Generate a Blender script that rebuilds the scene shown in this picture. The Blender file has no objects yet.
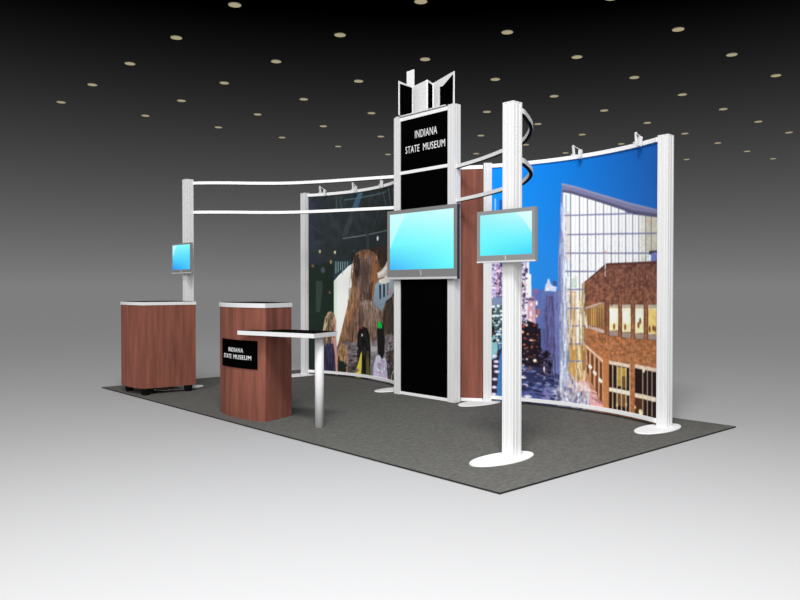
import bpy, bmesh, math, random
import numpy as np
from mathutils import Vector

S = bpy.context.scene
COL = S.collection
S.view_settings.view_transform = 'Standard'
S.view_settings.look = 'None'
S.view_settings.gamma = 1
S.view_settings.use_curve_mapping = False
S.view_settings.exposure = 0.0

# ------------------------------------------------------------------ colour / materials
def lin(v):
    v = v / 255.0
    return v / 12.92 if v <= 0.04045 else ((v + 0.055) / 1.055) ** 2.4
def L3(r, g, b): return (lin(r), lin(g), lin(b), 1.0)

def mat(name, col, rough=0.6, spec=0.2, metal=0.0):
    m = bpy.data.materials.new(name); m.use_nodes = True
    b = m.node_tree.nodes['Principled BSDF']
    b.inputs['Base Color'].default_value = col
    b.inputs['Roughness'].default_value = rough
    b.inputs['Specular IOR Level'].default_value = spec
    b.inputs['Metallic'].default_value = metal
    return m
def nd(m, t, **kw):
    n = m.node_tree.nodes.new(t)
    for k, v in kw.items(): setattr(n, k, v)
    return n
def noise_mat(name, ramp, scale, vec=(1, 1, 1), detail=4, rough=0.7, spec=0.15, nrough=0.6):
    m = mat(name, ramp[0][1], rough, spec); nt = m.node_tree
    tc = nd(m, 'ShaderNodeTexCoord'); mp = nd(m, 'ShaderNodeMapping')
    mp.inputs['Scale'].default_value = vec
    nz = nd(m, 'ShaderNodeTexNoise'); nz.inputs['Scale'].default_value = scale
    nz.inputs['Detail'].default_value = detail; nz.inputs['Roughness'].default_value = nrough
    rp = nd(m, 'ShaderNodeValToRGB'); el = rp.color_ramp.elements
    el[0].position, el[0].color = ramp[0]; el[1].position, el[1].color = ramp[-1]
    for p, c in ramp[1:-1]:
        e = el.new(p); e.color = c
    l = nt.links.new
    l(tc.outputs['Object'], mp.inputs['Vector']); l(mp.outputs['Vector'], nz.inputs['Vector'])
    l(nz.outputs['Fac'], rp.inputs['Fac']); l(rp.outputs['Color'], nt.nodes['Principled BSDF'].inputs['Base Color'])
    return m
def emit_mat(name, col, strength=1.0):
    m = mat(name, (0, 0, 0, 1), 0.5, 0.0)
    b = m.node_tree.nodes['Principled BSDF']
    b.inputs['Emission Color'].default_value = col; b.inputs['Emission Strength'].default_value = strength
    return m
def attr_mat(name, emissive=False):
    m = mat(name, (0.5, 0.5, 0.5, 1), 0.65, 0.1)
    a = nd(m, 'ShaderNodeAttribute', attribute_name='print'); b = m.node_tree.nodes['Principled BSDF']
    if emissive:
        b.inputs['Base Color'].default_value = (0, 0, 0, 1); b.inputs['Specular IOR Level'].default_value = 0.0
        b.inputs['Emission Strength'].default_value = 1.0
        m.node_tree.links.new(a.outputs['Color'], b.inputs['Emission Color'])
    else:
        m.node_tree.links.new(a.outputs['Color'], b.inputs['Base Color'])
    return m

M = dict(
    white=mat('white_powder_coat', (0.71, 0.71, 0.71, 1), 0.45, 0.25),
    bright=mat('bright_white_board', (0.95, 0.95, 0.95, 1), 0.6, 0.1),
    plate=mat('white_plate', (0.92, 0.92, 0.92, 1), 0.5, 0.2),
    edge=mat('white_edge_band', (0.74, 0.74, 0.74, 1), 0.5, 0.2),
    black=mat('matt_black', (0.0012, 0.0012, 0.0012, 1), 0.9, 0.0),
    inlay=mat('black_laminate', (0.0015, 0.0015, 0.0015, 1), 0.8, 0.02),
    rubber=mat('black_rubber', (0.004, 0.004, 0.004, 1), 0.8, 0.05),
    bezel=mat('grey_bezel', (0.23, 0.23, 0.23, 1), 0.5, 0.2),
    case=mat('dark_case', (0.035, 0.035, 0.035, 1), 0.6, 0.1),
    lip=mat('silver_lip', (0.62, 0.62, 0.62, 1), 0.4, 0.3),
    letter=mat('white_lettering', (0.85, 0.85, 0.85, 1), 0.6, 0.1),
    back=mat('grey_panel_back', (0.35, 0.35, 0.35, 1), 0.8, 0.1),
    rail_shade=mat('black_underside_shade', (0.004, 0.004, 0.004, 1), 0.8, 0.02),  # black that stands in for shade under the curved rails
    floor=mat('matt_grey_floor', (0.455, 0.455, 0.46, 1), 1.0, 0.0),
    lamp=emit_mat('lamp_lens', L3(168, 158, 128), 1.0),
    trim=mat('lamp_trim', (0.30, 0.27, 0.2, 1), 0.6, 0.1),
    wood=noise_mat('cherry_laminate', [(0.25, (0.130, 0.048, 0.033, 1)), (0.5, (0.225, 0.077, 0.053, 1)), (0.75, (0.310, 0.110, 0.076, 1))],
                   1.0, (16, 16, 1.3), 6),
    carpet=noise_mat('grey_loop_carpet', [(0.3, (0.098, 0.096, 0.089, 1)), (0.7, (0.160, 0.158, 0.147, 1))], 1.0, (60, 28, 40), 4, 1.0, 0.0),
    carpet_edge=mat('dark_carpet_edge', (0.03, 0.03, 0.03, 1), 1.0, 0.0),
    mural=attr_mat('printed_graphic'),
    screen=attr_mat('lit_screen', True),
)

# ------------------------------------------------------------------ object helpers
def obj(name, bm, mats, parent=None, smooth=False):
    me = bpy.data.meshes.new(name); 
    bmesh.ops.recalc_face_normals(bm, faces=bm.faces[:])
    bm.to_mesh(me); bm.free()
    for m in (mats if isinstance(mats, (list, tuple)) else [mats]): me.materials.append(M[m])
    if smooth:
        for p in me.polygons: p.use_smooth = True
    o = bpy.data.objects.new(name, me); COL.objects.link(o)
    if parent: o.parent = parent; o.matrix_parent_inverse.identity(); shift(o, parent)
    return o
def shift(o, parent):
    # meshes are written in world coordinates; move them into their thing's frame
    q = parent; v = Vector((0, 0, 0))
    while q: v += Vector(q.location); q = q.parent
    for vt in o.data.vertices: vt.co -= v
def tag(o, label, cat, group=None):
    o['label'] = label; o['category'] = cat
    if group: o['group'] = group
    return o
def thing(name, label, cat, loc=(0, 0, 0), group=None):
    o = bpy.data.objects.new(name, None); COL.objects.link(o); o.location = loc
    o.empty_display_size = 0.1
    return tag(o, label, cat, group)
def box(bm, x0, x1, y0, y1, z0, z1, bev=0.0, mi=0):
    vs = [bm.verts.new((x, y, z)) for z in (z0, z1) for x, y in ((x0, y0), (x1, y0), (x1, y1), (x0, y1))]
    fs = [bm.faces.new([vs[i] for i in q]) for q in ((3, 2, 1, 0), (4, 5, 6, 7), (0, 1, 5, 4), (1, 2, 6, 5), (2, 3, 7, 6), (3, 0, 4, 7))]
    for f in fs: f.material_index = mi
    if bev:
        es = list({e for f in fs for e in f.edges})
        bmesh.ops.bevel(bm, geom=es, offset=bev, segments=2, affect='EDGES', profile=0.5)
def prism(bm, pts, z0, z1, mi=0):
    n = len(pts)
    a = [bm.verts.new((p[0], p[1], z0)) for p in pts]; b = [bm.verts.new((p[0], p[1], z1)) for p in pts]
    fs = [bm.faces.new(a[::-1]), bm.faces.new(b)]
    for i in range(n): fs.append(bm.faces.new((a[i], a[(i + 1) % n], b[(i + 1) % n], b[i])))
    for f in fs: f.material_index = mi
    return a, b
def lathe(bm, cx, cy, prof, n=24, mi=0):
    rings = [[bm.verts.new((cx + r * math.cos(2 * math.pi * k / n), cy + r * math.sin(2 * math.pi * k / n), z)) for k in range(n)] for r, z in prof]
    for a, b in zip(rings, rings[1:]):
        for k in range(n): bm.faces.new((a[k], a[(k + 1) % n], b[(k + 1) % n], b[k])).material_index = mi
    bm.faces.new(rings[0][::-1]).material_index = mi; bm.faces.new(rings[-1]).material_index = mi
def bar(bm, p, q, w, h=None, mi=0):
    p, q = Vector(p), Vector(q); d = (q - p).normalized(); h = h or w
    s = d.cross(Vector((0, 0, 1)))
    s = s.normalized() if s.length > 1e-4 else Vector((1, 0, 0))
    u = s.cross(d)
    r = []
    for c in (p, q): r.append([bm.verts.new(c + s * a * w / 2 + u * b * h / 2) for a, b in ((-1, -1), (1, -1), (1, 1), (-1, 1))])
    for k in range(4): bm.faces.new((r[0][k], r[0][(k + 1) % 4], r[1][(k + 1) % 4], r[1][k])).material_index = mi
    bm.faces.new(r[0][::-1]).material_index = mi; bm.faces.new(r[1]).material_index = mi
def ribbon(bm, pts, w, z0, z1, mi=0, off=0.0):
    # rectangular section swept along a plan curve
    P = [Vector((p[0], p[1])) for p in pts]; n = len(P); R = []
    for i in range(n):
        t = (P[min(i + 1, n - 1)] - P[max(i - 1, 0)]).normalized(); nr = Vector((-t.y, t.x)); c = P[i] + nr * off
        a, b = c - nr * w / 2, c + nr * w / 2
        R.append([bm.verts.new((a.x, a.y, z0)), bm.verts.new((b.x, b.y, z0)), bm.verts.new((b.x, b.y, z1)), bm.verts.new((a.x, a.y, z1))])
    for i in range(n - 1):
        for k in range(4): bm.faces.new((R[i][k], R[i][(k + 1) % 4], R[i + 1][(k + 1) % 4], R[i + 1][k])).material_index = mi
    bm.faces.new(R[0][::-1]).material_index = mi; bm.faces.new(R[-1]).material_index = mi
def catmull(P, n=14):
    P = [Vector(p) for p in P]; Q = [P[0] * 2 - P[1]] + P + [P[-1] * 2 - P[-2]]; out = []
    for i in range(1, len(Q) - 2):
        a, b, c, d = Q[i - 1:i + 3]
        for k in range(n):
            t = k / n
            out.append(0.5 * ((2 * b) + (c - a) * t + (2 * a - 5 * b + 4 * c - d) * t * t + (3 * b - a - 3 * c + d) * t ** 3))
    out.append(P[-1]); return [tuple(p) for p in out]
def arc(A, Mid, B, n):
    # circle through three plan points
    (x1, y1), (x2, y2), (x3, y3) = A, Mid, B
    d = 2 * (x1 * (y2 - y3) + x2 * (y3 - y1) + x3 * (y1 - y2))
    ux = ((x1**2 + y1**2) * (y2 - y3) + (x2**2 + y2**2) * (y3 - y1) + (x3**2 + y3**2) * (y1 - y2)) / d
    uy = ((x1**2 + y1**2) * (x3 - x2) + (x2**2 + y2**2) * (x1 - x3) + (x3**2 + y3**2) * (x2 - x1)) / d
    r = math.hypot(x1 - ux, y1 - uy)
    a0 = math.atan2(y1 - uy, x1 - ux); a1 = math.atan2(y3 - uy, x3 - ux)
    return [(ux + r * math.cos(a0 + (a1 - a0) * k / n), uy + r * math.sin(a0 + (a1 - a0) * k / n)) for k in range(n + 1)], r * abs(a1 - a0)

def lettering(name, lines, place, parent, depth=0.003, material='letter'):
    # lines: (text, x0, x1, z0, z1); place(x, z, d) -> world point, d = height above the sign face
    for txt, x0, x1, z0, z1 in lines:
        bm = bmesh.new()
        cu = bpy.data.curves.new('glyphs', 'FONT'); cu.body = txt; cu.extrude = 0.5; cu.resolution_u = 3
        cu.space_character = 1.12
        to = bpy.data.objects.new('glyphs', cu); COL.objects.link(to)
        dg = bpy.context.evaluated_depsgraph_get(); me = bpy.data.meshes.new_from_object(to.evaluated_get(dg))
        xs = [v.co.x for v in me.vertices]; ys = [v.co.y for v in me.vertices]; zs = [v.co.z for v in me.vertices]
        ax, bx, ay, by, az, bz = min(xs), max(xs), min(ys), max(ys), min(zs), max(zs)
        for v in me.vertices:
            x = x0 + (v.co.x - ax) / (bx - ax) * (x1 - x0); z = z0 + (v.co.y - ay) / (by - ay) * (z1 - z0)
            v.co = place(x, z, depth * (v.co.z - az) / (bz - az))
        bm.from_mesh(me)
        bpy.data.objects.remove(to); bpy.data.curves.remove(cu); bpy.data.meshes.remove(me)
        obj(name, bm, material, parent)

# ------------------------------------------------------------------ print painter (pictures printed on the murals and shown on screens)
class Canvas:
    def __init__(s, W, H, px):
        s.px = px; s.nx = int(round(W / px)); s.ny = int(round(H / px)); s.W, s.H = W, H
        s.a = np.zeros((s.ny, s.nx, 3), np.float32)
        s.X, s.Y = np.meshgrid((np.arange(s.nx) + .5) * W / s.nx, (np.arange(s.ny) + .5) * H / s.ny)
    def win(s, x0, x1, y0, y1):
        i0 = max(0, int(x0 / s.W * s.nx) - 2); i1 = min(s.nx, int(x1 / s.W * s.nx) + 3)
        j0 = max(0, int(y0 / s.H * s.ny) - 2); j1 = min(s.ny, int(y1 / s.H * s.ny) + 3)
        return (slice(j0, max(j0, j1)), slice(i0, max(i0, i1)))
    def mask(s, P):
        w = s.win(min(p[0] for p in P), max(p[0] for p in P), min(p[1] for p in P), max(p[1] for p in P))
        X, Y = s.X[w], s.Y[w]; m = np.zeros(X.shape, bool); n = len(P)
        for i in range(n):
            (xa, ya), (xb, yb) = P[i], P[(i + 1) % n]
            if ya == yb: continue
            c = (ya > Y) != (yb > Y)
            m ^= c & (X < (xb - xa) * (Y - ya) / (yb - ya) + xa)
        return w, m
    def put(s, w, m, col):
        a = m.astype(np.float32) * (col[3] if len(col) > 3 else 1.0)
        s.a[w] = s.a[w] * (1 - a[..., None]) + np.array(col[:3], np.float32) * a[..., None]
    def poly(s, col, P): w, m = s.mask(P); s.put(w, m, col)
    def grad(s, tl, tr, bl, br, P):
        w, m = s.mask(P); X, Y = s.X[w], s.Y[w]
        x0, x1 = min(p[0] for p in P), max(p[0] for p in P); y0, y1 = min(p[1] for p in P), max(p[1] for p in P)
        fx = ((X - x0) / (x1 - x0)).clip(0, 1)[..., None]; fy = ((Y - y0) / (y1 - y0)).clip(0, 1)[..., None]
        C = [np.array(c, np.float32) for c in (tl, tr, bl, br)]
        g = (C[0] * (1 - fx) + C[1] * fx) * fy + (C[2] * (1 - fx) + C[3] * fx) * (1 - fy)
        s.a[w] = np.where(m[..., None], g, s.a[w])
    def line(s, col, wd, P):
        for (xa, ya), (xb, yb) in zip(P, P[1:]):
            w = s.win(min(xa, xb) - wd, max(xa, xb) + wd, min(ya, yb) - wd, max(ya, yb) + wd); X, Y = s.X[w], s.Y[w]
            L = (xb - xa)**2 + (yb - ya)**2 + 1e-9; t = (((X - xa) * (xb - xa) + (Y - ya) * (yb - ya)) / L).clip(0, 1)
            d = np.hypot(X - xa - t * (xb - xa), Y - ya - t * (yb - ya))
            s.put(w, ((wd / 2 - d) / s.px + .5).clip(0, 1), col)
    def spot(s, col, cx, cy, rx, ry):
        w = s.win(cx - rx * 1.5, cx + rx * 1.5, cy - ry * 1.5, cy + ry * 1.5)
        d = np.hypot((s.X[w] - cx) / rx, (s.Y[w] - cy) / ry); s.put(w, ((1.25 - d) / .5).clip(0, 1), col)
    def noise(s, amt, sx, sy, seed, P):
        w, m = s.mask(P)
        if not m.any(): return
        r = np.random.RandomState(seed); g = r.rand(int(s.H / sy) + 3, int(s.W / sx) + 3).astype(np.float32)
        fx, fy = s.X[w] / sx, s.Y[w] / sy; i, j = fx.astype(int), fy.astype(int); u, v = fx - i, fy - j
        n = (g[j, i] * (1 - u) + g[j, i + 1] * u) * (1 - v) + (g[j + 1, i] * (1 - u) + g[j + 1, i + 1] * u) * v
        k = 1 + amt * 2 * (n - .5)
        s.a[w] = np.where(m[..., None], s.a[w] * k[..., None], s.a[w])
    def strokes(s, cols, n, ln, wd, seed, P):
        # short upright strokes (fur, hair, bark) scattered inside a shape
        rr = random.Random(seed); w, m = s.mask(P); J, I = np.nonzero(m)
        if not len(J): return
        for _ in range(n):
            k = rr.randrange(len(J)); x = float(s.X[w][J[k], I[k]]); y = float(s.Y[w][J[k], I[k]]); h = ln * rr.uniform(.4, 1.1)
            s.line(rr.choice(cols), wd * rr.uniform(.6, 1.3), [(x, y), (x + rr.uniform(-.12, .12) * h, y - h)])
    def specks(s, cols, n, rx, ry, seed, P):
        rr = random.Random(seed); w, m = s.mask(P); J, I = np.nonzero(m)
        if not len(J): return
        for _ in range(n):
            k = rr.randrange(len(J)); q = rr.uniform(.5, 1.3)
            s.spot(rr.choice(cols), float(s.X[w][J[k], I[k]]), float(s.Y[w][J[k], I[k]]), rx * q, ry * q)
    def blur(s, mm):
        r = max(1, int(round(mm / s.px))); a = s.a
        for ax in (0, 1):
            p = [(0, 0)] * 3; p[ax] = (r, r); b = np.pad(a, p, mode='edge'); c = np.cumsum(b, axis=ax, dtype=np.float64); c = np.insert(c, 0, 0, axis=ax); n = 2 * r + 1
            a = ((np.take(c, range(n, c.shape[ax]), axis=ax) - np.take(c, range(0, c.shape[ax] - n), axis=ax)) / n).astype(np.float32)
        s.a = a
    def run(s, ops):
        for o in ops:
            k = o[0]; P = list(zip(o[-1][::2], o[-1][1::2])) if isinstance(o[-1], (list, tuple)) else None
            if k == 'P': s.poly(o[1], P)
            elif k == 'G': s.grad(o[1], o[2], o[3], o[4], P)
            elif k == 'L': s.line(o[1], o[2], P)
            elif k == 'E': s.spot(o[1], *o[2:6])
            elif k == 'F': s.strokes(o[1], o[2], o[3], o[4], o[5], P)
            elif k == 'S': s.specks(o[1], o[2], o[3], o[4], o[5], P)
            elif k == 'B': s.blur(o[1])
            elif k == 'N': s.noise(o[1], o[2], o[3], o[4], P)
        return s
    def linear(s, gain=1.0):
        a = s.a.reshape(s.ny // 2, 2, s.nx // 2, 2, 3).mean((1, 3)).clip(0, 255) / 255
        return np.where(a <= .04045, a / 12.92, ((a + .055) / 1.055)**2.4) * gain

def printed_sheet(name, pts, z0, z1, img, parent, thick, material, normal_back):
    # img rows bottom->top, columns along pts; a closed sheet of the given thickness, colours kept per point
    ny, nx, _ = img.shape; P = np.array(pts, float)
    seg = np.r_[0, np.cumsum(np.hypot(*np.diff(P, axis=0).T))]; s = np.linspace(0, seg[-1], nx)
    px, py = np.interp(s, seg, P[:, 0]), np.interp(s, seg, P[:, 1]); z = np.linspace(z0, z1, ny)
    V = np.empty((ny, nx, 3)); V[..., 0] = px; V[..., 1] = py; V[..., 2] = z[:, None]
    t = np.gradient(np.c_[px, py], axis=0); t /= np.linalg.norm(t, axis=1)[:, None]; nr = np.c_[-t[:, 1], t[:, 0]] * normal_back * thick
    idx = np.arange(nx * ny).reshape(ny, nx)
    F = np.stack([idx[:-1, :-1], idx[:-1, 1:], idx[1:, 1:], idx[1:, :-1]], -1).reshape(-1, 4)
    b0 = nx * ny; B = np.empty((2, nx, 3)); B[..., 0] = px + nr[:, 0]; B[..., 1] = py + nr[:, 1]; B[0, :, 2] = z0; B[1, :, 2] = z1
    bi = b0 + np.arange(2 * nx).reshape(2, nx); k = np.arange(nx - 1)
    G = [np.stack([bi[0, k + 1], bi[0, k], bi[1, k], bi[1, k + 1]], -1), np.stack([idx[0, k + 1], idx[0, k], bi[0, k], bi[0, k + 1]], -1),
         np.stack([idx[-1, k], idx[-1, k + 1], bi[1, k + 1], bi[1, k]], -1)]
    F2 = np.concatenate(G); verts = np.concatenate([V.reshape(-1, 3), B.reshape(-1, 3)])
    me = bpy.data.meshes.new(name); me.from_pydata(verts.tolist(), [], F.tolist() + F2.tolist())
    at = me.attributes.new('print', 'FLOAT_COLOR', 'POINT'); c = np.ones((len(verts), 4), np.float32); c[:b0, :3] = img.reshape(-1, 3); c[b0:, :3] = .3
    at.data.foreach_set('color', c.ravel())
    me.materials.append(M[material]); me.materials.append(M['back'])
    mi = np.zeros(len(me.polygons), np.int32); mi[len(F):] = 1; me.polygons.foreach_set('material_index', mi)
    o = bpy.data.objects.new(name, me); COL.objects.link(o); o.parent = parent; shift(o, parent)
    return o

# ------------------------------------------------------------------ the setting
bm = bmesh.new(); prism(bm, [(2000, -2000), (2000, 2000), (-2000, 2000), (-2000, -2000)], -0.05, 0.0)
fl = obj('floor', bm, 'floor'); fl['kind'] = 'structure'

CT = 0.012                                                           # top of the carpet
bm = bmesh.new(); prism(bm, [(-6.096, 0), (0, 0), (0, 3.048), (-6.096, 3.048)], 0.0005, CT)
for f in bm.faces:
    f.normal_update()
    if abs(f.normal.z) < .5: f.material_index = 1
tag(obj('carpet', bm, ['carpet', 'carpet_edge']), 'large grey rectangular carpet under the whole exhibit booth', 'carpet')

# ------------------------------------------------------------------ posts
def groove_profile(s, g=0.005, d=0.005, r=0.003):
    h = s / 2; side = [(-h + r, -h)]
    for c in (-h * .42, h * .42): side += [(c - g, -h), (c - g * .5, -h + d), (c + g * .5, -h + d), (c + g, -h)]
    side += [(h - r, -h)]
    out = []
    for k in range(4):
        ca, sa = round(math.cos(k * math.pi / 2)), round(math.sin(k * math.pi / 2))
        out += [(x * ca - y * sa, x * sa + y * ca) for x, y in side]
    return out
def column(bm, cx, cy, s, z0, z1, rot=0.0):
    ca, sa = math.cos(rot), math.sin(rot)
    prism(bm, [(cx + x * ca - y * sa, cy + x * sa + y * ca) for x, y in groove_profile(s)], z0, z1)
def post(label, cx, cy, bx, by, s=0.097, rot=0.0, top=2.45, brot=0.0, base=(0.13, 0.30)):
    t = thing('display_post', label, 'post', (cx, cy, CT), 'white posts of the booth')
    bm = bmesh.new(); n = 56; a, b = base; ca, sa = math.cos(brot), math.sin(brot)
    def ring(k):
        return [(bx + a * k * math.cos(q) * ca - b * k * math.sin(q) * sa, by + a * k * math.cos(q) * sa + b * k * math.sin(q) * ca) for q in [2 * math.pi * i / n for i in range(n)]]
    r0 = [bm.verts.new((x, y, CT)) for x, y in ring(1)]; r1 = [bm.verts.new((x, y, CT + .006)) for x, y in ring(1)]; r2 = [bm.verts.new((x, y, CT + .009)) for x, y in ring(.985)]
    for p, q in ((r0, r1), (r1, r2)):
        for i in range(n): bm.faces.new((p[i], p[(i + 1) % n], q[(i + 1) % n], q[i]))
    bm.faces.new(r0[::-1]); bm.faces.new(r2)
    obj('base_plate', bm, 'plate', t)
    bm = bmesh.new(); column(bm, cx, cy, s, CT + .009, top - .008, rot); obj('column', bm, 'white', t)
    bm = bmesh.new(); h = s / 2 - .001; ca, sa = math.cos(rot), math.sin(rot)
    prism(bm, [(cx + x * ca - y * sa, cy + x * sa + y * ca) for x, y in ((-h, -h), (h, -h), (h, h), (-h, h))], top - .008, top); obj('end_cap', bm, 'white', t)
    return t
post('tall white square post at the front corner of the carpet, carrying a monitor', -0.545, 0.766, -0.530, 0.650)
post('white square post at the right end of the blue city mural', -0.390, 2.570, -0.375, 2.440)
post('white post far left behind the wheeled cabinet, carrying the smallest screen', -5.424, 0.768, -5.395, 0.635)
post('grey white post between the wood panel and the blue city mural', -2.315, 2.530, -2.285, 2.390, 0.085, math.radians(40))
post('white post at the left end of the dark mammoth mural', -5.548, 2.520, -5.515, 2.410)
post('white post mostly hidden behind the tower, only its base plate showing', -3.645, 2.530, -3.610, 2.420, 0.085, math.radians(-40))

# ------------------------------------------------------------------ curved rails from the end posts to the tower
RC = [(-0.545, 0.8155), (-0.580, 0.935), (-0.840, 1.350), (-1.240, 1.735), (-1.640, 1.945), (-2.060, 2.120), (-2.4735, 2.245)]
LC = [(-5.424, 0.8175), (-5.340, 0.850), (-5.120, 1.075), (-4.875, 1.400), (-4.615, 1.655), (-4.170, 1.905), (-3.3945, 2.245)]
for name_, pts, side in (('right', RC, 'from the tower and hooking round to the tall front post'), ('left', LC, 'from the far left post to the tower')):
    for z1, hl in ((2.425, 'upper'), (2.083, 'lower')):
        cv = catmull(pts)
        t = thing('curved_rail', f'{hl} white curved rail {side}', 'rail', (cv[0][0], cv[0][1], z1 - .037), 'curved rails joining posts and tower')
        bm = bmesh.new(); ribbon(bm, cv, 0.030, z1 - .034, z1); obj('rail_bar', bm, 'plate', t)
        bm = bmesh.new(); ribbon(bm, cv, 0.026, z1 - .038, z1 - .034); obj('rail_underside_shade', bm, 'rail_shade', t)  # thin black strip added to paint the rail's unlit underside

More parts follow.
